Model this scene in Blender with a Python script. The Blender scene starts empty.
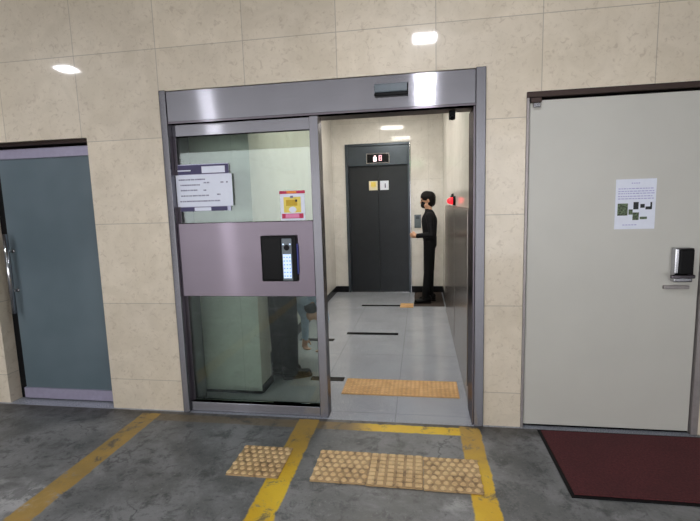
import bpy, bmesh, math, random
from mathutils import Vector, Matrix, Quaternion
random.seed(7)
S = bpy.context.scene
C = S.collection
PI = math.pi

# ------------------------------------------------------------------ materials
class NT:
    def __init__(s, name):
        s.m = bpy.data.materials.new(name); s.m.use_nodes = True
        s.t = s.m.node_tree; s.n = s.t.nodes; s.l = s.t.links
        s.b = s.n['Principled BSDF']; s._pos = None
    def put(s, sock, v):
        if hasattr(v, 'is_linked') or isinstance(v, bpy.types.NodeSocket): s.l.new(v, sock)
        else: sock.default_value = v
    def pos(s):
        if s._pos is None: s._pos = s.n.new('ShaderNodeTexCoord').outputs['Object']
        return s._pos
    def xyz(s, v=None):
        k = s.n.new('ShaderNodeSeparateXYZ'); s.l.new(v or s.pos(), k.inputs[0]); return k.outputs
    def math(s, op, a, b=0.0, c=0.0, clamp=False):
        k = s.n.new('ShaderNodeMath'); k.operation = op; k.use_clamp = clamp
        s.put(k.inputs[0], a); s.put(k.inputs[1], b); s.put(k.inputs[2], c); return k.outputs[0]
    def noise(s, scale, detail=4, rough=.55, vec=None, dist=0.0):
        k = s.n.new('ShaderNodeTexNoise'); s.l.new(vec or s.pos(), k.inputs['Vector'])
        k.inputs['Scale'].default_value = scale; k.inputs['Detail'].default_value = detail
        k.inputs['Roughness'].default_value = rough; k.inputs['Distortion'].default_value = dist
        return k.outputs['Fac']
    def scaled(s, v):
        k = s.n.new('ShaderNodeMapping'); s.l.new(s.pos(), k.inputs[0]); k.inputs['Scale'].default_value = v
        return k.outputs[0]
    def ramp(s, fac, a, b, ca=0.0, cb=1.0):
        k = s.n.new('ShaderNodeMapRange'); k.interpolation_type = 'SMOOTHSTEP'
        s.put(k.inputs[0], fac); k.inputs[1].default_value = a; k.inputs[2].default_value = b
        k.inputs[3].default_value = ca; k.inputs[4].default_value = cb; return k.outputs[0]
    def mix(s, fac, a, b, mode='MIX'):
        k = s.n.new('ShaderNodeMix'); k.data_type = 'RGBA'; k.blend_type = mode
        s.put(k.inputs[0], fac)
        for i, v in ((6, a), (7, b)):
            if isinstance(v, tuple): v = (*v, 1.0) if len(v) == 3 else v
            s.put(k.inputs[i], v)
        return k.outputs[2]
    def band(s, x, lo, hi, soft=.008):
        return s.math('MULTIPLY', s.ramp(x, lo-soft, lo+soft), s.ramp(x, hi-soft, hi+soft, 1, 0))
    def bump(s, h, strength=.3, dist=.005):
        k = s.n.new('ShaderNodeBump'); k.inputs['Strength'].default_value = strength
        k.inputs['Distance'].default_value = dist; s.l.new(h, k.inputs['Height']); s.l.new(k.outputs[0], s.b.inputs['Normal'])
    def set(s, **kw):
        for k, v in kw.items():
            s.put(s.b.inputs[k.replace('_', ' ')], (*v, 1.0) if isinstance(v, tuple) and len(v) == 3 else v)
        return s

def srgb(r, g, b):
    f = lambda c: (c/255/12.92) if c/255 <= .04045 else ((c/255+.055)/1.055)**2.4
    return (f(r), f(g), f(b))

def plain(name, rgb, rough=.5, metal=0.0, var=.06, scale=30, emit=None, es=1.0, coat=0.0):
    k = NT(name); c = srgb(*rgb)
    nz = k.noise(scale, 3)
    col = k.mix(k.ramp(nz, .3, .7), tuple(x*(1-var) for x in c), tuple(min(1, x*(1+var)) for x in c))
    k.set(Base_Color=col, Roughness=rough, Metallic=metal, Coat_Weight=coat, Specular_IOR_Level=.15 if max(rgb) < 30 else .5)
    if emit: k.set(Emission_Color=srgb(*emit), Emission_Strength=es)
    return k.m

def marble(name, ca, cb, cd, jx, sx, jz, sz, rough=.17, joint=.7, tilevar=.1, scale=4):
    k = NT(name); o = k.xyz()
    n1 = k.noise(scale, 6, .6, dist=.8); n2 = k.noise(scale*7, 5, .65, dist=1.2); n3 = k.noise(scale*.5, 3)
    col = k.mix(k.ramp(n1, .3, .7), ca, cb)
    col = k.mix(k.math('MULTIPLY', k.ramp(n2, .52, .72), .55), col, cd)
    tx = k.math('DIVIDE', k.math('SUBTRACT', o[0], jx), sx); tz = k.math('DIVIDE', k.math('SUBTRACT', o[2], jz), sz)
    cv = k.n.new('ShaderNodeCombineXYZ'); k.l.new(k.math('FLOOR', tx), cv.inputs[0]); k.l.new(k.math('FLOOR', tz), cv.inputs[1])
    wn = k.n.new('ShaderNodeTexWhiteNoise'); k.l.new(cv.outputs[0], wn.inputs['Vector'])
    v = k.math('ADD', k.math('MULTIPLY', wn.outputs['Value'], tilevar), 1-tilevar/2)
    v = k.math('MULTIPLY', v, k.ramp(n3, .3, .7, .95, 1.05))
    col = k.mix(1.0, col, v, 'MULTIPLY')
    def line(t, s_):
        f = k.math('ABSOLUTE', k.math('SUBTRACT', k.math('FRACT', t), .5))
        return k.ramp(k.math('MULTIPLY', f, s_), s_*.5-.0035, s_*.5-.0008)
    j = k.math('MAXIMUM', line(tx, sx), line(tz, sz))
    col = k.mix(k.math('MULTIPLY', j, joint), col, tuple(x*.42 for x in ca))
    k.set(Base_Color=col, Roughness=k.ramp(n2, .3, .7, rough+.2, rough+.27), Specular_IOR_Level=.3, Coat_Weight=.55, Coat_Roughness=.06)
    k.bump(k.math('ADD', k.math('MULTIPLY', j, -1.0), k.math('MULTIPLY', n1, .25)), .25, .002)
    return k.m

def steel(name, rgb, rough=.3, aniso=1.0, tangent=(0, 0, 1)):
    k = NT(name); c = srgb(*rgb)
    st = k.noise(1.0, 4, .6, vec=k.scaled((3, 3, 260)))
    big = k.noise(1.5, 3)
    col = k.mix(k.ramp(big, .3, .7), tuple(x*.9 for x in c), tuple(x*1.06 for x in c))
    col = k.mix(k.math('MULTIPLY', k.ramp(st, .35, .7), .25), col, tuple(x*.75 for x in c))
    cv = k.n.new('ShaderNodeCombineXYZ')
    for i in range(3): cv.inputs[i].default_value = tangent[i]
    k.set(Base_Color=col, Metallic=1.0, Roughness=rough, Anisotropic=aniso)
    k.l.new(cv.outputs[0], k.b.inputs['Tangent'])
    g = k.n.new('ShaderNodeBsdfAnisotropic'); k.l.new(col, g.inputs['Color']); g.inputs['Roughness'].default_value = .21
    g.inputs['Anisotropy'].default_value = -.8 if tangent[2] else .8; k.l.new(cv.outputs[0], g.inputs['Tangent'])
    mx = k.n.new('ShaderNodeMixShader'); mx.inputs[0].default_value = .72
    k.l.new(k.b.outputs[0], mx.inputs[1]); k.l.new(g.outputs[0], mx.inputs[2]); k.l.new(mx.outputs[0], k.n['Material Output'].inputs['Surface'])
    return k.m

M = {}
M['marble'] = marble('beige_marble', srgb(219, 207, 187), srgb(206, 194, 173), srgb(176, 160, 138), -1.7, .6, .225, .5665)
M['lobby_marble'] = marble('pale_marble', srgb(224, 220, 213), srgb(210, 206, 198), srgb(194, 189, 180), -.62, .75, 0, .9, rough=.2, joint=.35, tilevar=.04, scale=3)
M['steel'] = steel('brushed_steel', (134, 133, 138), .26)
M['steel_panel'] = steel('brushed_steel_panel', (124, 115, 124), .26)
M['steel_dark'] = steel('dark_brushed_steel', (112, 106, 112), .25, .4)
M['satin_rail'] = plain('satin_lavender_rail', (158, 152, 172), .45, .35, .04)
M['chrome'] = plain('chrome', (190, 190, 195), .16, 1.0, .02)
M['cab_steel'] = plain('satin_cabinet_steel', (176, 168, 163), .22, .85, .05, 3)
M['brown_metal'] = plain('dark_brown_metal', (64, 52, 48), .4, .7)
M['baseboard'] = plain('black_granite_baseboard', (20, 20, 22), .25)
M['black_plastic'] = plain('black_plastic', (14, 14, 16), .45)
M['black_gloss'] = plain('black_gloss', (4, 4, 5), .38)
M['grey_plastic'] = plain('blue_grey_plastic', (96, 106, 112), .35)
M['cream_paint'] = plain('cream_door_paint', (190, 188, 179), .38, 0, .02, 3)
M['grey_paint'] = plain('grey_frame_paint', (150, 144, 142), .35, .3)
M['soffit'] = plain('brown_soffit', (70, 58, 52), .5)
M['ceil'] = plain('ceiling_paint', (205, 205, 203), .8)
M['garage_ceil'] = plain('garage_ceiling_paint', (112, 110, 108), .85)
M['concrete'] = plain('garage_concrete', (120, 120, 120), .8, 0, .15, 2)
M['dark_room'] = plain('dim_room_paint', (60, 66, 70), .8)
M['elev'] = plain('charcoal_metal', (46, 48, 51), .36, .6, .05, 8)
M['elev_head'] = plain('slate_metal', (70, 77, 84), .33, .6, .05, 8)
M['white_paper'] = plain('white_paper', (222, 226, 238), .5, 0, .015)
M['lilac_paper'] = plain('lilac_board', (196, 196, 220), .5, 0, .03)
M['indigo'] = plain('indigo_print', (58, 52, 92), .5)
M['ink'] = plain('grey_ink', (120, 118, 140), .6)
M['black_ink'] = plain('black_ink', (30, 34, 34), .6)
M['green_photo'] = plain('green_photo_print', (84, 98, 72), .6, 0, .8, 140)
M['crimson'] = plain('crimson_print', (186, 22, 72), .5)
M['orange'] = plain('orange_print', (232, 134, 40), .5)
M['yellow'] = plain('yellow_print', (226, 204, 92), .5)
M['gold'] = plain('mustard_print', (196, 160, 12), .5)
M['pink'] = plain('pink_print', (224, 130, 170), .5)
M['cream_sticker'] = plain('cream_sticker', (222, 214, 182), .5)
M['red_lens'] = plain('red_lamp_lens', (220, 30, 40), .25, emit=(255, 40, 50), es=1.6)
M['exit_green'] = plain('green_sign_face', (40, 200, 110), .4, emit=(70, 235, 150), es=5)
M['led_white'] = plain('lit_white_keypad', (220, 235, 255), .3, emit=(170, 196, 240), es=.55)
M['led_blue'] = plain('blue_edge_glow', (20, 34, 96), .3, emit=(20, 50, 200), es=.12)
M['digit'] = plain('display_digit', (255, 225, 225), .4, emit=(255, 225, 225), es=2.6)
M['digit_red'] = plain('display_digit_pink', (235, 180, 190), .4, emit=(235, 170, 180), es=1.4)
M['lamp'] = plain('lamp_diffuser', (255, 255, 255), .5, emit=(246, 247, 255), es=210)
M['lamp_in'] = plain('lobby_lamp_diffuser', (255, 255, 255), .5, emit=(255, 249, 240), es=44)
M['lamp_case'] = plain('lamp_housing', (210, 210, 210), .4)
M['skin'] = plain('skin', (196, 150, 122), .5, 0, .04, 20)
M['hair'] = plain('black_hair', (18, 15, 14), .55, 0, .3, 120)
M['trousers'] = plain('black_trousers', (16, 17, 19), .85, 0, .15, 40)
M['trousers_navy'] = plain('dark_charcoal_trousers', (9, 10, 12), .9, 0, .12, 40)
M['jacket'] = plain('black_jacket', (24, 24, 27), .8, 0, .15, 40)
M['blue_shirt'] = plain('pale_blue_shirt', (168, 184, 204), .85, 0, .08, 25)
M['shoe'] = plain('black_shoe', (12, 12, 13), .4)
M['maroon'] = None

k = NT('maroon_mat_pile'); n = k.noise(90, 4, .7); n2 = k.noise(3, 3)
col = k.mix(k.ramp(n, .3, .7), srgb(72, 30, 34), srgb(98, 44, 46)); col = k.mix(k.ramp(n2, .35, .7, 0, .35), col, srgb(64, 30, 32))
k.set(Base_Color=col, Roughness=.95); k.bump(n, .6, .003); M['maroon'] = k.m
k = NT('frosted_glass'); n = k.noise(1.2, 3)
col = k.mix(k.ramp(n, .3, .7), srgb(88, 103, 110), srgb(106, 120, 127))
k.set(Base_Color=col, Roughness=.32, Transmission_Weight=.12, Specular_IOR_Level=.6); M['frost'] = k.m
# clear tinted glass: pale green film with a real fresnel reflection
k = NT('tinted_glass'); tr = k.n.new('ShaderNodeBsdfTransparent'); tr.inputs[0].default_value = (.76, .82, .785, 1)
gl = k.n.new('ShaderNodeBsdfGlossy'); gl.inputs['Roughness'].default_value = .02; gl.inputs[0].default_value = (.9, .95, .95, 1)
fr = k.n.new('ShaderNodeFresnel'); fr.inputs[0].default_value = 1.6
mx = k.n.new('ShaderNodeMixShader'); k.l.new(fr.outputs[0], mx.inputs[0]); k.l.new(tr.outputs[0], mx.inputs[1]); k.l.new(gl.outputs[0], mx.inputs[2])
k.l.new(mx.outputs[0], k.n['Material Output'].inputs['Surface']); M['glass'] = k.m
# tactile paving: dirty yellow-beige
def tactile(name, ca, cb, dirt, amt=.35):
    k = NT(name); n = k.noise(25, 5, .7); n2 = k.noise(5, 3)
    col = k.mix(k.ramp(n2, .35, .65), ca, cb); col = k.mix(k.ramp(n, .5, .66, 0, amt), col, dirt)
    k.set(Base_Color=col, Roughness=.6); k.bump(n, .2, .002); return k.m
M['tac_out'] = tactile('dirty_tactile_tile', srgb(226, 198, 148), srgb(214, 182, 132), srgb(134, 104, 70))
M['tac_in'] = tactile('ochre_tactile_tile', srgb(226, 186, 132), srgb(212, 168, 112), srgb(170, 130, 84))

M['tac_out_base'] = tactile('shaded_grimy_tactile_base', srgb(188, 158, 114), srgb(168, 138, 96), srgb(112, 88, 60), .8)  # base colour darkened as painted shade between the studs, plus grime blotches
M['tac_in_base'] = tactile('shaded_ochre_tactile_base', srgb(206, 164, 110), srgb(194, 152, 98), srgb(140, 104, 64))  # indoor base, likewise darkened as painted shade between the studs
# lobby floor: polished grey granite with joints
k = NT('polished_grey_granite'); o = k.xyz()
n = k.noise(160, 3, .7); n2 = k.noise(2.2, 4); n3 = k.noise(30, 4, .7)
col = k.mix(k.ramp(n, .35, .65), srgb(126, 130, 138), srgb(194, 199, 208))
col = k.mix(k.ramp(n2, .35, .7, 0, .3), col, srgb(120, 122, 126))
col = k.mix(k.ramp(n3, .55, .7, 0, .4), col, srgb(196, 200, 206))
def fl(t, w, off):
    tt = k.math('DIVIDE', k.math('SUBTRACT', t, off), w)
    f = k.math('ABSOLUTE', k.math('SUBTRACT', k.math('FRACT', tt), .5)); return k.ramp(k.math('MULTIPLY', f, w), w*.5-.004, w*.5-.001)
j = k.math('MAXIMUM', fl(o[0], .6, -.18), fl(o[1], .6, .7))
col = k.mix(k.math('MULTIPLY', j, .4), col, srgb(70, 72, 76))
k.set(Base_Color=col, Roughness=k.ramp(n2, .3, .7, .1, .2), Specular_IOR_Level=.5); M['granite'] = k.m

# garage floor: worn painted concrete with the yellow parking lines
k = NT('worn_concrete_with_yellow_lines'); o = k.xyz()
n1 = k.noise(2.0, 6, .65, dist=.5); n2 = k.noise(9, 6, .75, dist=.4); n3 = k.noise(45, 4, .8); n4 = k.noise(1.1, 4, .6, vec=k.scaled((1.2, 2.2, 1)))
col = k.mix(k.ramp(n1, .35, .65), srgb(96, 98, 97), srgb(136, 137, 137))
col = k.mix(k.ramp(n2, .48, .66, 0, .75), col, srgb(62, 64, 64))
worn = k.math('MULTIPLY', k.ramp(n4, .52, .66), k.ramp(n2, .42, .56))
worn = k.math('MULTIPLY', worn, k.ramp(o[1], -1.0, -.45, 1, .12))
col = k.mix(k.math('MULTIPLY', worn, .9), col, srgb(190, 190, 190))
col = k.mix(k.ramp(n3, .56, .72, 0, .7), col, srgb(54, 55, 57)); col = k.mix(k.ramp(n3, .44, .30, 0, .35), col, srgb(170, 170, 170))
# fine cracks
vo = k.n.new('ShaderNodeTexVoronoi'); vo.feature = 'DISTANCE_TO_EDGE'; vo.inputs['Scale'].default_value = 1.3
dv = k.n.new('ShaderNodeVectorMath'); dv.operation = 'MULTIPLY_ADD'
nc = k.n.new('ShaderNodeTexNoise'); nc.inputs['Scale'].default_value = 3; nc.inputs['Detail'].default_value = 5; k.l.new(k.pos(), nc.inputs['Vector'])
k.l.new(nc.outputs['Color'], dv.inputs[0]); dv.inputs[1].default_value = (.5, .5, .5); k.l.new(k.pos(), dv.inputs[2]); k.l.new(dv.outputs[0], vo.inputs['Vector'])
crack = k.math('MULTIPLY', k.ramp(vo.outputs['Distance'], .002, .008, 1, 0), k.ramp(n1, .45, .6))
col = k.mix(k.math('MULTIPLY', crack, .55), col, srgb(48, 49, 52))
# band of grime under the wall
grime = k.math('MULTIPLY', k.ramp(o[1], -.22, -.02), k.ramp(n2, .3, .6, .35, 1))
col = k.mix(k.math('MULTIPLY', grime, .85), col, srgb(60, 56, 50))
jit = k.math('MULTIPLY', k.math('SUBTRACT', n2, .5), .035)
X = k.math('ADD', o[0], jit); Y = k.math('ADD', o[1], jit)
l1 = k.math('MULTIPLY', k.band(X, -1.985, -1.845, .006), k.ramp(Y, -.06, -.05, 1, 0))
l2 = k.math('MULTIPLY', k.band(X, -.83, -.69, .006), k.ramp(Y, -.04, -.03, 1, 0))
l3 = k.math('MULTIPLY', k.band(X, .235, .36, .006), k.ramp(Y, -.04, -.03, 1, 0))
hz = k.math('MULTIPLY', k.band(Y, -.15, -.055, .006), k.band(X, -1.985, .36, .006))
left = k.ramp(o[0], -.5, -.28, 1, 0)
near = k.ramp(o[1], -.75, -.2, 1, 0)
yb = k.mix(k.ramp(n1, .35, .65), srgb(216, 172, 28), srgb(232, 196, 48))
yo = k.mix(k.ramp(n1, .35, .65), srgb(168, 136, 62), srgb(190, 152, 62))
yel = k.mix(near, yo, yb)
l1c = k.mix(k.ramp(n1, .4, .65), srgb(164, 134, 66), srgb(190, 152, 66))
hc = k.mix(left, yb, srgb(124, 104, 66))
wear = k.ramp(n2, .52, .66, 1, .2)
wearL = k.ramp(n2, .5, .66, .9, .15)
col = k.mix(k.math('MULTIPLY', hz, k.math('MULTIPLY', wear, k.ramp(o[0], -1.2, -.45, .5, 1))), col, hc)
col = k.mix(k.math('MULTIPLY', l1, k.math('MULTIPLY', wear, .88)), col, l1c)
col = k.mix(k.math('MULTIPLY', k.math('MAXIMUM', l2, l3), wear), col, yel)
col = k.mix(k.math('MULTIPLY', k.ramp(n3, .6, .72), k.math('MULTIPLY', k.math('MAXIMUM', l2, l3), .4)), col, srgb(120, 96, 44))
k.set(Base_Color=col, Roughness=k.ramp(n1, .3, .7, .42, .62)); k.bump(k.math('ADD', n2, k.math('MULTIPLY', n3, .5)), .5, .005)
M['garage_floor'] = k.m

# ------------------------------------------------------------------ geometry helpers
def bx(bm, x0, x1, y0, y1, z0, z1, bev=0.0, seg=2):
    r = bmesh.ops.create_cube(bm, size=1.0)
    vs = r['verts']
    for v in vs:
        v.co = Vector(((x0+x1)/2+v.co.x*(x1-x0), (y0+y1)/2+v.co.y*(y1-y0), (z0+z1)/2+v.co.z*(z1-z0)))
    if bev:
        es = list({e for v in vs for e in v.link_edges})
        bmesh.ops.bevel(bm, geom=es, offset=bev, segments=seg, affect='EDGES', profile=.5)
def rod(bm, a, b, r1, r2=None, seg=16, caps=True):
    a, b = Vector(a), Vector(b); d = b-a; r2 = r1 if r2 is None else r2
    m = Matrix.Translation((a+b)/2) @ d.to_track_quat('Z', 'Y').to_matrix().to_4x4()
    bmesh.ops.create_cone(bm, cap_ends=caps, segments=seg, radius1=r1, radius2=r2, depth=d.length, matrix=m)
def ball(bm, c, r, sc=(1, 1, 1), u=16, v=10, rot=None):
    m = Matrix.Translation(c) @ (rot or Matrix.Identity(4)) @ Matrix.Diagonal((r*sc[0], r*sc[1], r*sc[2], 1))
    bmesh.ops.create_uvsphere(bm, u_segments=u, v_segments=v, radius=1, matrix=m)
def obj(name, bm, mat, parent=None, smooth=False):
    me = bpy.data.meshes.new(name)
    bmesh.ops.recalc_face_normals(bm, faces=bm.faces)
    off = parent.matrix_world_loc if False else Vector((0, 0, 0))
    if parent is not None:
        p = parent
        while p is not None:
            off += p.location; p = p.parent
    bm.transform(Matrix.Translation(-off))
    bm.to_mesh(me); bm.free()
    if smooth:
        for f in me.polygons: f.use_smooth = True
    for m_ in (mat if isinstance(mat, (list, tuple)) else [mat]): me.materials.append(m_)
    o = bpy.data.objects.new(name, me); C.objects.link(o)
    if parent is not None: o.parent = parent
    return o
def box(name, mat, d, parent=None, bev=0.0):
    bm = bmesh.new(); bx(bm, *d, bev); return obj(name, bm, mat, parent)
def boxes(name, mat, ds, parent=None, bev=0.0):
    bm = bmesh.new()
    for d in ds: bx(bm, *d, bev)
    return obj(name, bm, mat, parent)
def tag(o, label=None, cat=None, group=None, kind=None):
    for kk, v in (('label', label), ('category', cat), ('group', group), ('kind', kind)):
        if v: o[kk] = v
    return o
def thing(name, loc, label, cat, group=None, kind=None):
    o = bpy.data.objects.new(name, None); C.objects.link(o); o.location = loc; o.empty_display_size = .1
    return tag(o, label, cat, group, kind)
def struct(name, mat, ds, label=None, bev=0.0):
    return tag(boxes(name, mat, ds, None, bev), label, None, None, 'structure')

# ------------------------------------------------------------------ shell
CH = 3.0       # garage ceiling
T = .25        # front wall thickness
struct('wall_front', M['marble'], [
    (-7, -3.145, 0, T, 0, CH), (-3.145, -2.262, 0, T, 1.955, CH), (-2.262, -1.69, 0, T, 0, CH),
    (-1.69, .388, 0, T, 2.222, CH), (.388, .618, 0, T, 0, CH), (.618, 1.64, 0, T, 2.065, CH), (1.64, 6, 0, T, 0, CH)],
    'beige marble tiled front wall of the parking level')
struct('floor_garage', M['garage_floor'], [(-7, 6, -9, -.02, -.1, 0)], 'worn grey concrete floor with yellow painted lines')
struct('floor_lobby', M['granite'], [(-4.2, 3.2, -.02, 4.6, -.1, 0)], 'polished grey granite lobby floor')
struct('ceiling_garage', M['garage_ceil'], [(-7, 6, -9, 0, CH, CH+.1)])
struct('wall_left', M['concrete'], [(-7.15, -7, -9, .25, 0, CH)])
struct('wall_right', M['concrete'], [(6, 6.15, -9, .25, 0, CH)])
# lobby
LC = 2.85
struct('ceiling_lobby', M['ceil'], [(-1.84, .5, T, 4.33, LC, LC+.1)])
struct('wall_back', M['lobby_marble'], [(-1.54, -1.18, 4.33, 4.5, 0, LC), (-.145, .5, 4.33, 4.5, 0, LC), (-1.18, -.145, 4.33, 4.5, 2.385, LC)],
       'pale marble wall around the elevator')
struct('wall_lobby_right', M['lobby_marble'], [(.352, .5, T, 4.33, 0, LC)])
struct('wall_lobby_left', M['lobby_marble'], [(-1.54, -1.39, .57, 4.33, 0, LC)])
struct('wall_partition', M['lobby_marble'], [(-1.84, -1.232, .345, .57, 0, LC), (-1.99, -1.84, T, .57, 0, LC)],
       'pale marble partition end behind the fixed glass pane')
bb = .1; bt = .012
struct('wall_elevator_shaft', M['dark_room'], [(-1.3, 0, 4.6, 4.7, 0, 2.6)])
struct('baseboard_back', M['baseboard'], [(-1.378, -1.18, 4.33-bt, 4.33, 0, bb), (-.145, .34, 4.33-bt, 4.33, 0, bb)])
struct('baseboard_left', M['baseboard'], [(-1.39, -1.39+bt, .582, 4.33-bt, 0, bb)])
struct('baseboard_right', M['baseboard'], [(.352-bt, .352, T, 4.33-bt, 0, bb)])
struct('baseboard_partition', M['baseboard'], [(-1.232, -1.232+bt, .345, .582, 0, .06), (-1.84, -1.232, .345-.006, .345, 0, .018)])
# black inlay strips in the lobby floor
for i, (a, b, y) in enumerate([(-.92, -.64, .67), (-.83, -.255, 1.985), (-.84, -.23, 3.36), (-1.3, -.93, 1.73)]):
    struct('trim_%d' % (i+1), M['baseboard'], [(a, b, y-.04, y+.04, 0, .0025)], 'black granite strip set in the lobby floor')

# ------------------------------------------------------------------ sliding glass entrance
d1 = thing('door_1', (-.65, 0, 0), 'brushed steel automatic entrance with fixed glass pane beside the open doorway', 'door', kind='structure')
fr = obj('door_frame', (lambda bm: (bx(bm, -1.69, -1.645, -.022, T, 0, 2.222, .004), bx(bm, .33, .388, -.022, T, 0, 2.222, .004), bm)[-1])(bmesh.new()), M['steel'], d1)
bm = bmesh.new(); bx(bm, -1.645, .33, -.012, .06, 2.02, 2.215, .003); obj('header_cover', bm, M['steel'], d1)
box('soffit', M['soffit'], (-1.645, .33, .06, T, 2.02, 2.05), d1)
boxes('header_edge', M['steel_dark'], [(-1.645, .33, -.015, .05, 2.008, 2.0195)], d1)
box('top_rail', M['steel'], (-1.645, -.69, .03, .075, 1.93, 2.0075), d1, .003)
box('door_post', M['steel'], (-.69, -.632, -.004, .1, 0, 2.0075), d1, .004)
pn = box('steel_panel', M['steel_panel'], (-1.645, -.69, .004, .06, .845, 1.35), d1, .003)
box('bottom_rail', M['steel'], (-1.645, -.69, .004, .07, .002, .072), d1, .004)
box('side_stile', M['steel_dark'], (-1.645, -1.622, .03, .075, .073, 1.93), d1, .002)
box('glass_pane', M['glass'], (-1.622, -.69, .045, .053, 1.35, 1.93), d1)
box('glass_pane', M['glass'], (-1.622, -.69, .045, .053, .073, .845), d1)
box('jamb_lining', M['steel_dark'], (.318, .33, -.004, T, 0, 2.008), d1, .002)
# door stop / camera at the top right of the doorway
s = thing('door_sensor', (.2, .2, 1.985), 'small black device under the lintel at the doorway\'s right', 'sensor')
bm = bmesh.new(); bx(bm, .185, .225, .16, .2, 1.965, 2.019, .004); obj('housing', bm, M['black_plastic'], s)
bm = bmesh.new(); rod(bm, (.205, .165, 1.975), (.205, .148, 1.968), .013); obj('lens', bm, M['black_gloss'], s)
# motion sensor on the header
s = thing('motion_sensor', (-.167, -.012, 2.12), 'grey and black motion sensor box on the steel header', 'sensor')
bm = bmesh.new(); bx(bm, -.268, -.066, -.05, -.0125, 2.108, 2.158, .006); obj('housing', bm, M['grey_plastic'], s)
bm = bmesh.new(); bx(bm, -.268, -.066, -.055, -.0125, 2.086, 2.107, .004); obj('lens_window', bm, M['black_gloss'], s)
bm = bmesh.new(); bx(bm, -.072, -.0655, -.052, -.0125, 2.1085, 2.156, .002); obj('end_cap', bm, M['black_plastic'], s)

# card reader / intercom on steel panel
r = thing('access_reader', (-.925, .004, 1.1), 'black access reader with lit white keypad on the steel panel', 'intercom')
bm = bmesh.new(); bx(bm, -1.047, -.803, -.022, .0035, .952, 1.257, .006); obj('housing', bm, M['black_plastic'], r)
bm = bmesh.new(); bx(bm, -1.038, -.908, -.026, -.0225, .965, 1.244, .003); obj('dark_screen', bm, M['black_gloss'], r)
bm = bmesh.new(); bx(bm, -.9, -.833, -.027, -.0225, .958, 1.238, .003); kp = obj('keypad_plate', bm, M['grey_plastic'], r)
bm = bmesh.new(); bx(bm, -.894, -.839, -.0295, -.0275, .975, 1.135, .001); obj('keypad', bm, M['led_white'], kp)
bm = bmesh.new()
for i in range(3):
    for j in range(6):
        if j == 0 and i != 1: pass
        x = -.885+i*.019; z = .99+j*.025
        bx(bm, x-.0045, x+.0045, -.0305, -.0296, z-.0035, z+.0035)
obj('keys', bm, plain('key_print', (110, 140, 200), .4, emit=(90, 120, 200), es=.5), kp)
bm = bmesh.new(); rod(bm, (-.866, -.0275, 1.178), (-.866, -.031, 1.178), .019, seg=24); obj('camera_lens', bm, M['black_gloss'], kp)
for x in (-.889, -.843):
    bm = bmesh.new(); rod(bm, (x, -.0275, 1.2), (x, -.029, 1.2), .006); obj('indicator', bm, M['led_white'], kp)
bm = bmesh.new(); bx(bm, -.8025, -.796, -.016, .0035, 1.0, 1.2, .002); obj('edge_light', bm, M['led_blue'], r)

# notice board stuck to the glass
nb = thing('notice_board', (-1.44, .02, 1.45), 'white notice board with indigo bars on the upper glass pane', 'sign')
box('backing', M['lilac_paper'], (-1.645+.002, -1.262, .034, .0445, 1.43, 1.745), nb)
bm = bmesh.new(); bx(bm, -1.642, -1.24, .028, .0335, 1.462, 1.675); obj('paper', bm, M['white_paper'], nb)
bm = bmesh.new(); bx(bm, -1.642, -1.262, .0305, .0335, 1.678, 1.74); hd = obj('header_bar', bm, M['indigo'], nb)
bm = bmesh.new(); bx(bm, -1.45, -1.285, .0285, .030, 1.684, 1.728); bx(bm, -1.625, -1.53, .0293, .0302, 1.70, 1.708); obj('title_strip', bm, M['white_paper'], hd)
bm = bmesh.new(); bx(bm, -1.635, -1.285, .0305, .0335, 1.43, 1.459); ft = obj('footer_bar', bm, M['indigo'], nb)
bm = bmesh.new(); bx(bm, -1.52, -1.4, .0285, .030, 1.432, 1.456); obj('footer_strip', bm, M['white_paper'], ft)
for z, x0, x1 in ((1.643, -1.62, -1.43), (1.607, -1.61, -1.47), (1.572, -1.61, -1.49), (1.535, -1.61, -1.41), (1.498, -1.62, -1.33), (1.62, -1.44, -1.40), (1.62, -1.32, -1.30), (1.62, -1.28, -1.265), (1.57, -1.445, -1.425), (1.54, -1.35, -1.32)):
    x = x0; bm = bmesh.new()
    while x < x1:
        w = random.uniform(.006, .016); bx(bm, x, min(x+w, x1), .0268, .0278, z-.0045, z+.0045); x += w+random.uniform(.002, .007)
    obj('printed_line', bm, M['ink'], nb)

# warning sticker on the glass
w = thing('warning_sticker', (-.84, .044, 1.35), 'square sticker with crimson bands and yellow picture on upper glass', 'sticker')
x0, x1, z0, z1 = -.917, -.75, 1.352, 1.545
def flat(name, mat, a, b, c, d, y, par):
    return box(name, mat, (x0+(x1-x0)*a, x0+(x1-x0)*b, y-.001, y, z0+(z1-z0)*c, z0+(z1-z0)*d), par)
sh = flat('sheet', M['white_paper'], 0, 1, 0, 1, .0445, w)
flat('top_band', M['crimson'], -.02, 1.02, .91, 1.01, .043, w); flat('top_title', M['orange'], .28, .68, .925, .995, .0415, w)
flat('bottom_band', M['crimson'], .05, .93, .07, .235, .043, w); flat('bottom_title', M['pink'], .2, .76, .09, .22, .0415, w)
flat('picture', M['yellow'], .14, .84, .27, .8, .043, w)
flat('machine_print', M['gold'], .24, .7, .5, .7, .0415, w); flat('black_corner', M['black_ink'], .62, .7, .63, .71, .0405, w)
bm = bmesh.new(); ball(bm, ((x0+x1)/2, .042, z0+(z1-z0)*.37), .026, (1, .02, .75)); obj('white_oval', bm, M['white_paper'], w)
flat('heading_print', M['ink'], .42, .54, .76, .84, .0405, w)

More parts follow.
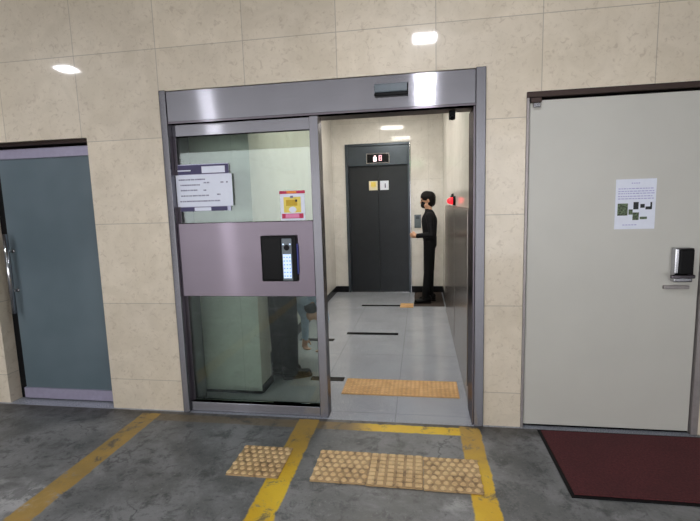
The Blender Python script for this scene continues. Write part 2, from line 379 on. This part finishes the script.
# ------------------------------------------------------------------ frosted glass door at left
d2 = thing('door_2', (-2.7, .08, 0), 'frosted blue-grey glass door with steel rails and long bar handle', 'door', kind='structure')
box('glass_leaf', M['frost'], (-3.075, -2.275, .085, .097, .095, 1.845), d2)
box('top_rail', M['satin_rail'], (-3.085, -2.268, .07, .11, 1.845, 1.915), d2, .003)
box('bottom_rail', M['satin_rail'], (-3.085, -2.268, .07, .11, .012, .095), d2, .003)
box('frame_head', M['brown_metal'], (-3.143, -2.264, .03, .2, 1.93, 1.9545), d2, .002)
box('shaded_gap_strip', M['black_plastic'], (-3.143, -3.092, .1, .2, 0, 1.93), d2, .002)  # black strip painting the shade of the open gap beside the leaf
bm = bmesh.new(); rod(bm, (-3.045, .03, .70), (-3.045, .03, 1.30), .016); h_ = obj('handle', bm, M['chrome'], d2, True)
bm = bmesh.new()
for z in (.87, 1.17):
    rod(bm, (-3.045, .04, z), (-3.045, .0845, z), .008); rod(bm, (-3.045, .08, z), (-3.045, .0848, z), .014)
obj('standoff', bm, M['chrome'], h_, True)
struct('wall_side_room', M['dark_room'], [(-3.6, -3.5, T, 2.2, 0, 2.6), (-2.1, -2.0, T+.33, 2.2, 0, 2.6), (-3.6, -2.0, 2.2, 2.3, 0, 2.6), (-3.6, -2.0, T, 2.3, 2.6, 2.7)])

# ------------------------------------------------------------------ cream door at right
d3 = thing('door_3', (1.13, .01, 0), 'cream painted metal door with digital lock and paper notice', 'door', kind='structure')
box('door_leaf', M['cream_paint'], (.64, 1.595, .012, .06, .018, 2.018), d3, .003)
boxes('door_frame', M['grey_paint'], [(.6185, .634, -.012, .2, 0, 2.03), (1.602, 1.6395, -.006, .2, 0, 2.03)], d3, .003)
box('frame_head', M['brown_metal'], (.6185, 1.6395, -.012, .2, 2.031, 2.0645), d3, .003)
box('shaded_gap_bar', M['black_plastic'], (.634, 1.602, .03, .1, 0, .012), d3)  # black bar standing in for the shade in the gap under the leaf
bm = bmesh.new(); bx(bm, .64, .70, -.012, .011, 2.002, 2.03, .002); hg = obj('hinge', bm, M['brown_metal'], d3)
bm = bmesh.new(); bx(bm, .655, .695, -.01, .0115, 1.975, 2.0015, .003); obj('hinge_block', bm, M['chrome'], d3)
lk = box('digital_lock', M['chrome'], (1.44, 1.54, -.035, .0118, .945, 1.145), d3, .008)
box('touch_panel', M['black_gloss'], (1.462, 1.536, -.045, -.0355, .97, 1.138), lk, .006)
bm = bmesh.new(); rod(bm, (1.5, -.036, .985), (1.5, -.072, .985), .014); bx(bm, 1.405, 1.53, -.08, -.06, .974, .996, .006); obj('lever_handle', bm, M['steel_dark'], lk)
box('strike_plate', M['grey_paint'], (1.405, 1.542, -.008, .0118, .9, .922), d3, .005)

nt = thing('paper_notice', (1.235, .011, 1.25), 'white printed paper notice with dark photos taped on cream door', 'notice')
bm = bmesh.new(); bx(bm, 1.127, 1.343, .0095, .0118, 1.255, 1.545); obj('paper', bm, M['white_paper'], nt)
lilac = plain('lilac_ink', (168, 164, 206), .6)
for z, x0, x1, wd in ((1.49, 1.14, 1.325, 0), (1.475, 1.14, 1.325, 0), (1.462, 1.14, 1.325, 0), (1.446, 1.14, 1.325, 0), (1.432, 1.14, 1.325, 0), (1.521, 1.21, 1.25, .008), (1.28, 1.17, 1.25, .012)):
    bm = bmesh.new(); x = x0
    while x < x1:
        ww = wd or random.uniform(.006, .018); bx(bm, x, x+ww, .0085, .0092, z-.0025, z+.0025); x += ww+.004
    obj('printed_line', bm, lilac, nt)
bm = bmesh.new(); bx(bm, 1.14, 1.195, .008, .0092, 1.335, 1.405); bx(bm, 1.2, 1.222, .008, .0092, 1.34, 1.37); obj('photo_print', bm, M['green_photo'], nt)
bm = bmesh.new(); bx(bm, 1.225, 1.252, .008, .0092, 1.37, 1.412); bx(bm, 1.262, 1.285, .008, .0092, 1.378, 1.40); bx(bm, 1.29, 1.322, .008, .0092, 1.368, 1.385); bx(bm, 1.315, 1.324, .008, .0092, 1.37, 1.41); obj('photo_print', bm, M['black_ink'], nt)
bm = bmesh.new(); bx(bm, 1.223, 1.256, .008, .0092, 1.308, 1.352); bx(bm, 1.262, 1.3, .008, .0092, 1.312, 1.326); obj('photo_print', bm, M['green_photo'], nt)
box('wall_room_right_door', M['dark_room'], (.6, 1.7, .26, .3, 0, 2.1)); o = bpy.data.objects['wall_room_right_door']; o.name = 'wall_behind_door'; o['kind'] = 'structure'

# red door mat
m = box('door_mat', M['maroon'], (.733, 1.95, -.668, -.052, .0005, .012)); 
tag(m, 'dark maroon pile door mat on floor before the cream door', 'mat')
box('rubber_edge', M['black_plastic'], (.715, 1.968, -.686, -.034, .0003, .006), m)

# ------------------------------------------------------------------ tactile paving
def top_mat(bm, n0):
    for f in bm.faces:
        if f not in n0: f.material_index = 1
def tile_dots(nx=7, hgt=.007):
    bm = bmesh.new(); s = .148
    bx(bm, -s, s, -s, s, 0, .008, .0015, 1); n0 = set(bm.faces)
    st = 2*s/nx
    for j in range(nx):
        off = 0 if nx > 8 else (.22 if j % 2 else -.22)
        for i in range(nx):
            x = -s+st*(i+.5+off); y = -s+st*(j+.5)
            rod(bm, (x, y, .0075), (x, y, .0075+hgt), st*(.38 if nx < 9 else .36), st*.24, 10)
    top_mat(bm, n0); return bm
def tile_bars(hgt=.007):
    bm = bmesh.new(); s = .148
    bx(bm, -s, s, -s, s, 0, .008, .0015, 1); n0 = set(bm.faces)
    for i in range(6):
        x = -s+2*s/6*(i+.5)
        for j in range(8):
            y = -s+.02+j*(2*s-.04)/7
            bx(bm, x-.017, x+.017, y-.0145, y+.0145, .0075, .0075+hgt, .003, 1)
    top_mat(bm, n0); return bm
def tile(kind, mat, x, y, label, group=None, src=[{}]):
    key = (kind, mat)
    if key not in src[0]:
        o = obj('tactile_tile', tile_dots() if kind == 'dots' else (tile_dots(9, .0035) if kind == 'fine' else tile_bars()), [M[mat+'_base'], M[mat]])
        src[0][key] = o
    else:
        o = src[0][key].copy(); C.objects.link(o)
    o.location = (x, y, .0005); return tag(o, label, 'paving tile', group)
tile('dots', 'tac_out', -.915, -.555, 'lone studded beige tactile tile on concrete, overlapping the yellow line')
o3 = 'tactile tiles before the doorway'
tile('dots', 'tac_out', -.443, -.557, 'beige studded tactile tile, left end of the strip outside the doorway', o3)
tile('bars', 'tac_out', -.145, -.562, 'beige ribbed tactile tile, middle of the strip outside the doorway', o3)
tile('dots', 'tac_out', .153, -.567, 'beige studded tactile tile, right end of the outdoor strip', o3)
o4 = 'ochre tactile tiles inside the doorway'
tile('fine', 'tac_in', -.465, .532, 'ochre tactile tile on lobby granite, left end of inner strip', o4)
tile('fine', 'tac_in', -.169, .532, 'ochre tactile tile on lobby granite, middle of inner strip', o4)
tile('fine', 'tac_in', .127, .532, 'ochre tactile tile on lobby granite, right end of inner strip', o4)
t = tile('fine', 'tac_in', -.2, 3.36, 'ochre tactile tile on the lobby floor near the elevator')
t.scale = (.62, .8, 1)

k = plain('dark_brown_mat_pile', (58, 48, 42), .9, 0, .2, 80)
tag(box('floor_mat', k, (-.1, .32, 3.33, 4.3, .0005, .006)), 'dark brown mat on the lobby floor under the person at the elevator', 'mat')
# ------------------------------------------------------------------ elevator
ey = 4.33
e = thing('elevator', (-.66, ey, 0), 'charcoal metal elevator doors with floor display in the lobby\'s back wall', 'elevator')
boxes('casing', M['elev_head'], [(-1.178, -1.135, ey-.03, ey+.2, 0, 2.383), (-1.135, -.19, ey-.03, ey+.2, 2.345, 2.383)], e, .004)
box('casing', M['elev_head'], (-.19, -.16, ey-.03, ey+.2, 0, 2.383), e, .004)
box('casing_edge', M['chrome'], (-.1595, -.147, ey-.03, ey+.2, 0, 2.383), e, .004)['label'] = 'bright polished right jamb'
box('header_panel', M['elev_head'], (-1.135, -.19, ey-.008, ey+.2, 2.04, 2.345), e, .003)
for a, b in ((-1.1345, -.6604), (-.6596, -.1905)):
    box('door_leaf', M['elev'], (a, b, ey+.04, ey+.09, .006, 2.038), e, .003)
box('sill', M['chrome'], (-1.135, -.19, ey, ey+.12, .0005, .0045), e)
dp = box('floor_display', M['chrome'], (-.84, -.47, ey-.016, ey-.0085, 2.068, 2.232), e, .004)
box('display_window', M['black_gloss'], (-.825, -.485, ey-.019, ey-.0165, 2.085, 2.215), dp)
bm = bmesh.new(); bx(bm, -.725, -.675, ey-.021, ey-.0195, 2.105, 2.165); bx(bm, -.715, -.685, ey-.021, ey-.0195, 2.175, 2.19)
obj('lit_mark', bm, M['digit'], dp)
bm = bmesh.new()
bx(bm, -.64, -.628, ey-.021, ey-.0195, 2.11, 2.195); bx(bm, -.605, -.593, ey-.021, ey-.0195, 2.11, 2.195); bx(bm, -.628, -.605, ey-.021, ey-.0195, 2.183, 2.195); bx(bm, -.628, -.605, ey-.021, ey-.0195, 2.147, 2.157); bx(bm, -.628, -.605, ey-.021, ey-.0195, 2.11, 2.12)
obj('digit', bm, M['digit_red'], dp)
s1 = box('sticker', M['cream_sticker'], (-.81, -.672, ey+.036, ey+.0395, 1.655, 1.8), e); s1['label'] = 'cream sticker'
boxes('sticker_print', M['yellow'], [(-.78, -.70, ey+.034, ey+.0355, 1.71, 1.785), (-.76, -.72, ey+.033, ey+.0345, 1.69, 1.7)], s1)
s2 = box('sticker', M['white_paper'], (-.632, -.495, ey+.036, ey+.0395, 1.655, 1.8), e); s2['label'] = 'white sticker with a blue pictogram'
boxes('sticker_print', M['indigo'], [(-.558, -.542, ey+.034, ey+.0355, 1.69, 1.745), (-.556, -.544, ey+.034, ey+.0355, 1.75, 1.762)], s2)
cb = thing('call_button_plate', (-.045, ey, 1.13), 'blue-grey steel call button plate on wall right of the elevator', 'button panel')
box('plate', M['grey_plastic'], (-.095, .01, ey-.01, ey-.0005, 1.04, 1.25), cb, .003)
box('display', M['elev_head'], (-.07, -.015, ey-.013, ey-.0105, 1.18, 1.225), cb)
bm = bmesh.new()
rod(bm, (-.043, ey-.0105, 1.13), (-.043, ey-.016, 1.13), .014); obj('button', bm, M['grey_plastic'], cb)
bm = bmesh.new(); rod(bm, (-.043, ey-.0105, 1.085), (-.043, ey-.016, 1.085), .014); obj('button', bm, M['grey_plastic'], cb)

# exit sign above the doorway, facing into the lobby
ex = thing('exit_sign', (-.08, T, 2.35), 'green lit exit sign over the doorway inside the lobby', 'sign')
box('housing', M['lamp_case'], (-.26, .1, T+.001, T+.045, 2.3, 2.46), ex, .004)
box('sign_face', M['exit_green'], (-.25, .09, T+.0455, T+.049, 2.31, 2.45), ex)

# fire hydrant cabinet on right lobby wall
hc_ = thing('fire_hydrant_cabinet', (.35, 1.5, 0), 'dark polished steel cabinet along the right lobby wall', 'cabinet')
cx = .3395
boxes('cabinet_body', M['cab_steel'], [(.325, cx, .3, 3.1, .0005, 1.40)], hc_, .003)
for a, b in ((.31, 1.47), (1.53, 3.09)):
    box('cabinet_door', M['cab_steel'], (.316, .3245, a, b, .13, 1.385), hc_, .003)
box('door_gap', M['black_gloss'], (.318, .3245, 1.475, 1.525, .3, 1.385), hc_)
al = thing('alarm_lamp', (.33, 1.83, 1.44), 'glowing red alarm lamp above the steel cabinet in the lobby', 'lamp')
bm = bmesh.new(); rod(bm, (.351, 1.83, 1.45), (.325, 1.83, 1.45), .05, .045, 24); obj('base', bm, M['black_plastic'], al)
bm = bmesh.new(); rod(bm, (.3245, 1.83, 1.45), (.30, 1.83, 1.45), .035, .032, 24); ball(bm, (.30, 1.83, 1.45), .032, (1, 1, 1)); obj('red_lens', bm, M['red_lens'], al, True)
bl = thing('alarm_bell', (.34, 2.05, 1.47), 'black round alarm bell on wall beyond the red lamp', 'bell')
bm = bmesh.new(); rod(bm, (.351, 2.1, 1.47), (.33, 2.1, 1.47), .06, .055, 28); rod(bm, (.3295, 2.1, 1.47), (.318, 2.1, 1.47), .05, .02, 28); obj('gong', bm, M['black_plastic'], bl)

# ------------------------------------------------------------------ lamps
def lamp(x, y, z, s, mat, label, group):
    t = thing('ceiling_lamp', (x, y, z), label, 'lamp', group)
    box('lamp_housing', M['lamp_case'], (x-s-.02, x+s+.02, y-s-.02, y+s+.02, z-.04, z-.0005), t, .004)
    box('diffuser', M[mat], (x-s, x+s, y-s, y+s, z-.046, z-.0405), t)
    return t
G = 'square lamps on the garage ceiling'
lamp(-3.7, -1.6, CH, .08, 'lamp', 'square white lamp on garage ceiling above the frosted door side', G)
lamp(.055, -1.6, CH, .10, 'lamp', 'square white lamp on garage ceiling facing the open doorway', G)
lamp(-3.0, -3.4, CH, .09, 'lamp', 'square white lamp on garage ceiling behind the viewer, to the left', G)
G2 = 'square lamps on the lobby ceiling'
lamp(-.4, 1.7, LC, .2, 'lamp_in', 'square lamp on lobby ceiling just inside the doorway', G2)
lamp(-.5, 3.1, LC, .2, 'lamp_in', 'square lamp on lobby ceiling near the elevator', G2)

# ------------------------------------------------------------------ people
def capsule(bm, a, b, ra, rb, sc=(1, 1), up=Vector((0, 1, 0)), u=14, v=10):
    a, b = Vector(a), Vector(b); d = (b-a); L = d.length; d = d.normalized() if L > 1e-6 else Vector((0, 0, 1))
    up = Vector(up); x = up.cross(d)
    if x.length < 1e-4: x = Vector((1, 0, 0)).cross(d)
    x.normalize(); y = d.cross(x)
    r = bmesh.ops.create_uvsphere(bm, u_segments=u, v_segments=v, radius=1)
    for w_ in r['verts']:
        c = w_.co.copy(); top = c.z > 0 or (abs(c.z) < 1e-6)
        R = rb if top else ra; base = b if top else a
        w_.co = base + x*(c.x*R*sc[0]) + y*(c.y*R*sc[1]) + d*(c.z*R)
def figure(prims, mats, voxel, parent, name='body'):
    bm = bmesh.new()
    for p in prims: capsule(bm, *p[:4], *(p[5:] if len(p) > 5 else ()))
    me = bpy.data.meshes.new('tmp'); bm.to_mesh(me); bm.free()
    o = bpy.data.objects.new('tmp', me); C.objects.link(o)
    md = o.modifiers.new('r', 'REMESH'); md.mode = 'VOXEL'; md.voxel_size = voxel
    sm = o.modifiers.new('s', 'SMOOTH'); sm.iterations = 4; sm.factor = .5
    dg = bpy.context.evaluated_depsgraph_get(); dg.update()
    me2 = bpy.data.meshes.new_from_object(o.evaluated_get(dg))
    bpy.data.objects.remove(o); bpy.data.meshes.remove(me)
    me2.materials.clear()
    for m_ in mats: me2.materials.append(m_)
    segs = [(Vector(p[0]), Vector(p[1]), p[2], p[3], p[4]) for p in prims]
    for f in me2.polygons:
        c = f.center; best = 1e9; bi = 0
        for a, b, ra, rb, mi in segs:
            d = b-a; t_ = 0 if d.length_squared < 1e-9 else max(0, min(1, (c-a).dot(d)/d.length_squared))
            q = (c-(a+d*t_)).length-(ra+(rb-ra)*t_)
            if q < best: best = q; bi = mi
        f.material_index = bi; f.use_smooth = True
    me2.transform(Matrix.Translation(-parent.location))
    me2.name = name
    o = bpy.data.objects.new(name, me2); C.objects.link(o); o.parent = parent; return o

def hand(prims, wrist, palmdir, across, curl, side, sk):
    """palm + four fingers + thumb; across points towards the thumb side, curl towards the palm's inside"""
    w_ = Vector(wrist); pd = Vector(palmdir).normalized(); ac = Vector(across).normalized(); cu = Vector(curl).normalized()
    prims.append((w_, w_+pd*.035, .026, .028, sk)); 
    for i, (L, o_) in enumerate(((.072, .028), (.08, .0095), (.074, -.0095), (.058, -.028))):
        b = w_+pd*.065+ac*o_
        prims.append((w_+pd*.01+ac*o_*.7, b, .016, .0125, sk))
        k1 = b+(pd*.85+cu*.5).normalized()*L*.42; k2 = k1+(pd*.35+cu*.95).normalized()*L*.33; k3 = k2+(cu-pd*.25).normalized()*L*.25
        prims += [(b, k1, .0095, .009, sk), (k1, k2, .009, .0085, sk), (k2, k3, .0085, .0078, sk)]
    b = w_+pd*.02+ac*.024
    t1 = b+(pd*.6+ac*.8+cu*.2).normalized()*.035; t2 = t1+(pd*.9+ac*.15+cu*.5).normalized()*.032
    prims += [(b, t1, .0125, .0105, sk), (t1, t2, .0105, .009, sk)]

def head(prims, c, face, up, sk, s=1.0):
    c = Vector(c); f = Vector(face).normalized(); u_ = Vector(up).normalized(); u_ = (u_-f*u_.dot(f)).normalized(); r_ = f.cross(u_)
    P = lambda a, b, g: c+f*a*s+u_*b*s+r_*g*s
    prims += [(P(-.02, .03, 0), P(.012, .035, 0), .086*s, .084*s, sk, (.9, 1.0), u_),
              (P(.01, -.02, 0), P(.035, -.075, 0), .068*s, .04*s, sk),
              (P(.035, -.06, .022), P(.035, -.06, -.022), .036*s, .036*s, sk),
              (P(.088, .022, 0), P(.104, -.018, 0), .009*s, .014*s, sk),        # nose
              (P(.08, .04, .035), P(.08, .04, -.035), .016*s, .016*s, sk),        # brow
              (P(.084, -.045, .014), P(.084, -.045, -.014), .010*s, .010*s, sk),  # lips
              (P(-.005, .015, .078), P(-.008, -.02, .076), .014*s, .01*s, sk),
              (P(-.005, .015, -.078), P(-.008, -.02, -.076), .014*s, .01*s, sk)]
    return P
def hair_mesh(P, parent, s=1.0):
    bm = bmesh.new()
    for a, b, ra in ((P(-.03, .045, 0), P(.01, .058, 0), .09), (P(-.045, .0, 0), P(-.04, -.03, 0), .07)):
        capsule(bm, a, b, ra*s, ra*s*.97, (1, 1), Vector((0, 1, 0)), 24, 16)
    for g in (-.05, -.025, 0, .025, .05):
        capsule(bm, P(.03, .09, g), P(.072, .07, g*1.05), .03*s, .014*s)
    return obj('hair', bm, M['hair'], parent, True)
def eyes(P, parent, s=1.0):
    for g in (-.032, .032):
        bm = bmesh.new(); ball(bm, P(.083, .018, g), .0105*s); obj('eye', bm, M['black_gloss'], parent, True)
def shoe(parent, heel, d):
    h_ = Vector(heel); d = Vector(d).normalized(); bm = bmesh.new()
    sd = Vector((-d.y, d.x, 0))
    capsule(bm, h_+Vector((0, 0, .04)), h_+d*.17+Vector((0, 0, .032)), .04, .04, (1, .8), Vector((0, 0, 1)))
    capsule(bm, h_+Vector((0, 0, .075)), h_+d*.06+Vector((0, 0, .06)), .043, .04)
    for v in bm.verts:
        if v.co.z < .012: v.co.z = .012
    bm2 = bmesh.new()
    o = obj('shoe', bm, M['shoe'], parent, True)
    capsule(bm2, h_+Vector((0, 0, .008)), h_+d*.175+Vector((0, 0, .008)), .042, .044, (1, 1), Vector((0, 0, 1)))
    for v in bm2.verts: v.co.z = max(.001, min(.0135, v.co.z))
    obj('sole', bm2, M['black_plastic'], o)

# person waiting by the elevator, facing left
def standing(x, y):
    t = thing('person', (x, y, 0), 'person in black jacket and black trousers standing at the call buttons', 'person')
    V = Vector; pr = []; TR, JK, SK = 0, 1, 2
    hz_ = .86
    for s in (-1, 1):
        yy = y+s*.085; fx = x-.03+s*.035
        pr += [(V((x, yy, hz_)), V((x-.01+s*.015, yy, .48)), .096, .066, TR), (V((x-.01+s*.015, yy, .48)), V((fx, yy, .1)), .066, .052, TR)]
    pr += [(V((x+.01, y, .88)), V((x+.005, y, .96)), .115, .12, TR, (1.25, .85), V((1, 0, 0))),
           (V((x+.005, y, .94)), V((x, y, 1.2)), .125, .15, JK, (.78, 1.2), V((0, 1, 0))),
           (V((x-.005, y, 1.18)), V((x, y, 1.27)), .14, .11, JK, (.8, 1.3), V((0, 1, 0))),
           (V((x, y-.14, 1.28)), V((x, y+.14, 1.28)), .062, .062, JK), (V((x, y, 1.28)), V((x-.01, y, 1.36)), .07, .055, JK),
           (V((x, y, 1.33)), V((x-.015, y, 1.42)), .052, .05, SK)]
    for s in (-1, 1):
        sh_ = V((x, y+s*.17, 1.27)); el = V((x+.03, y+s*.215, 1.02)); wr_ = V((x-.17, y+s*.12, 1.0)) if s < 0 else V((x+.0, y+s*.215, .80))
        pr += [(sh_, el, .055, .043, JK), (el, wr_, .043, .034, JK)]
        if s < 0: hand(pr, wr_+V((-.01, .0, 0)), V((-1, .2, .1)), V((0, -.2, 1)), V((0, 1, 0)), s, SK)
        else: hand(pr, wr_, V((-.1, 0, -1)), V((-1, 0, 0)), V((0, -1, 0)), s, SK)
    P = head(pr, (x-.02, y, 1.50), (-1, 0, -.12), (0, 0, 1), SK)
    b = figure(pr, [M['trousers'], M['jacket'], M['skin']], .0075, t)
    hair_mesh(P, b); eyes(P, b)
    bm = bmesh.new(); capsule(bm, P(.05, -.035, 0), P(.062, -.06, 0), .052, .044, (1.15, 1)); obj('face_mask', bm, M['jacket'], b, True)
    for s in (-1, 1): shoe(b, (x+.015+s*.035, y+s*.085, 0), (-1, s*.12, 0))
    return t
pw = standing(.125, 3.6); pw.location.z = .0065; pw.scale = (.97, .97, .97)

# person bending down behind the fixed glass
def bending(x, y):
    t = thing('person', (x, y, 0), 'person in dark trousers and pale blue shirt bending down behind the glass', 'person')
    V = Vector; pr = []; TR, SH, SK = 0, 1, 2
    d = V((.42, .91, 0)).normalized(); n_ = V((-d.y, d.x, 0))
    F = lambda a, b, z: V((x, y, 0))+d*a+n_*b+V((0, 0, z))
    for s in (-1, 1):
        pr += [(F(-.05, s*.07, .80), F(-.0+s*.02, s*.07, .45), .108, .085, TR), (F(-.0+s*.02, s*.075, .45), F(s*.02, s*.075, .1), .085, .07, TR)]
    pr += [(F(-.06, 0, .82), F(-.02, 0, .86), .125, .125, TR, (1.2, .95), n_),
           (F(-.03, 0, .87), F(.18, 0, .80), .125, .14, SH, (1.2, .8), n_),
           (F(.18, 0, .80), F(.31, 0, .67), .138, .11, SH, (1.25, .8), n_),
           (F(.31, -.11, .65), F(.31, .11, .65), .065, .065, SH), (F(.34, 0, .64), F(.39, 0, .56), .055, .05, SK)]
    for s in (-1, 1):
        sh_ = F(.32, s*.145, .64); el = F(.43, s*.12, .41); wr_ = F(.40, s*.1, .2)
        pr += [(sh_, el, .056, .044, SH), (el, wr_, .044, .032, SH)]
        hand(pr, wr_, V((d.x*-.2, d.y*-.2, -1)), d, -n_*s, s, SK)
    P = head(pr, F(.43, 0, .49), d*.35+V((0, 0, -.94)), d*.94+V((0, 0, .35)), SK)
    b = figure(pr, [M['trousers_navy'], M['blue_shirt'], M['skin']], .0075, t)
    hair_mesh(P, b); eyes(P, b)
    for s in (-1, 1): shoe(b, F(-.045+s*.02, s*.075, 0), V((.85, .45, 0)))
    return t
bending(-1.165, .74)

# ------------------------------------------------------------------ daylight from the open rear of the garage, camera
w = bpy.data.worlds.new('World'); S.world = w; w.use_nodes = True
bg = w.node_tree.nodes['Background']; bg.inputs[0].default_value = (.68, .68, .70, 1); bg.inputs[1].default_value = 5.2

yaw, pitch, roll, f, D, H = .159395086, .126859492, -.029407945, 443.976386, 2.81890427, 1.45
fw = Vector((-math.sin(yaw)*math.cos(pitch), math.cos(yaw)*math.cos(pitch), -math.sin(pitch)))
r0 = Vector((math.cos(yaw), math.sin(yaw), 0)); u0 = r0.cross(fw)
rr = math.cos(roll)*r0+math.sin(roll)*u0; uu = -math.sin(roll)*r0+math.cos(roll)*u0
cam = bpy.data.cameras.new('camera'); co = bpy.data.objects.new('camera', cam); C.objects.link(co)
mt = Matrix((rr, uu, -fw)).transposed().to_4x4(); mt.translation = Vector((0, -D, H)); co.matrix_world = mt
cam.sensor_fit = 'HORIZONTAL'; cam.sensor_width = 36; cam.lens = f/700*36; cam.clip_start = .02
S.camera = co
S.view_settings.view_transform = 'Standard'; S.view_settings.look = 'None'; S.view_settings.gamma = 1
S.view_settings.use_curve_mapping = False
S.view_settings.exposure = 0.0
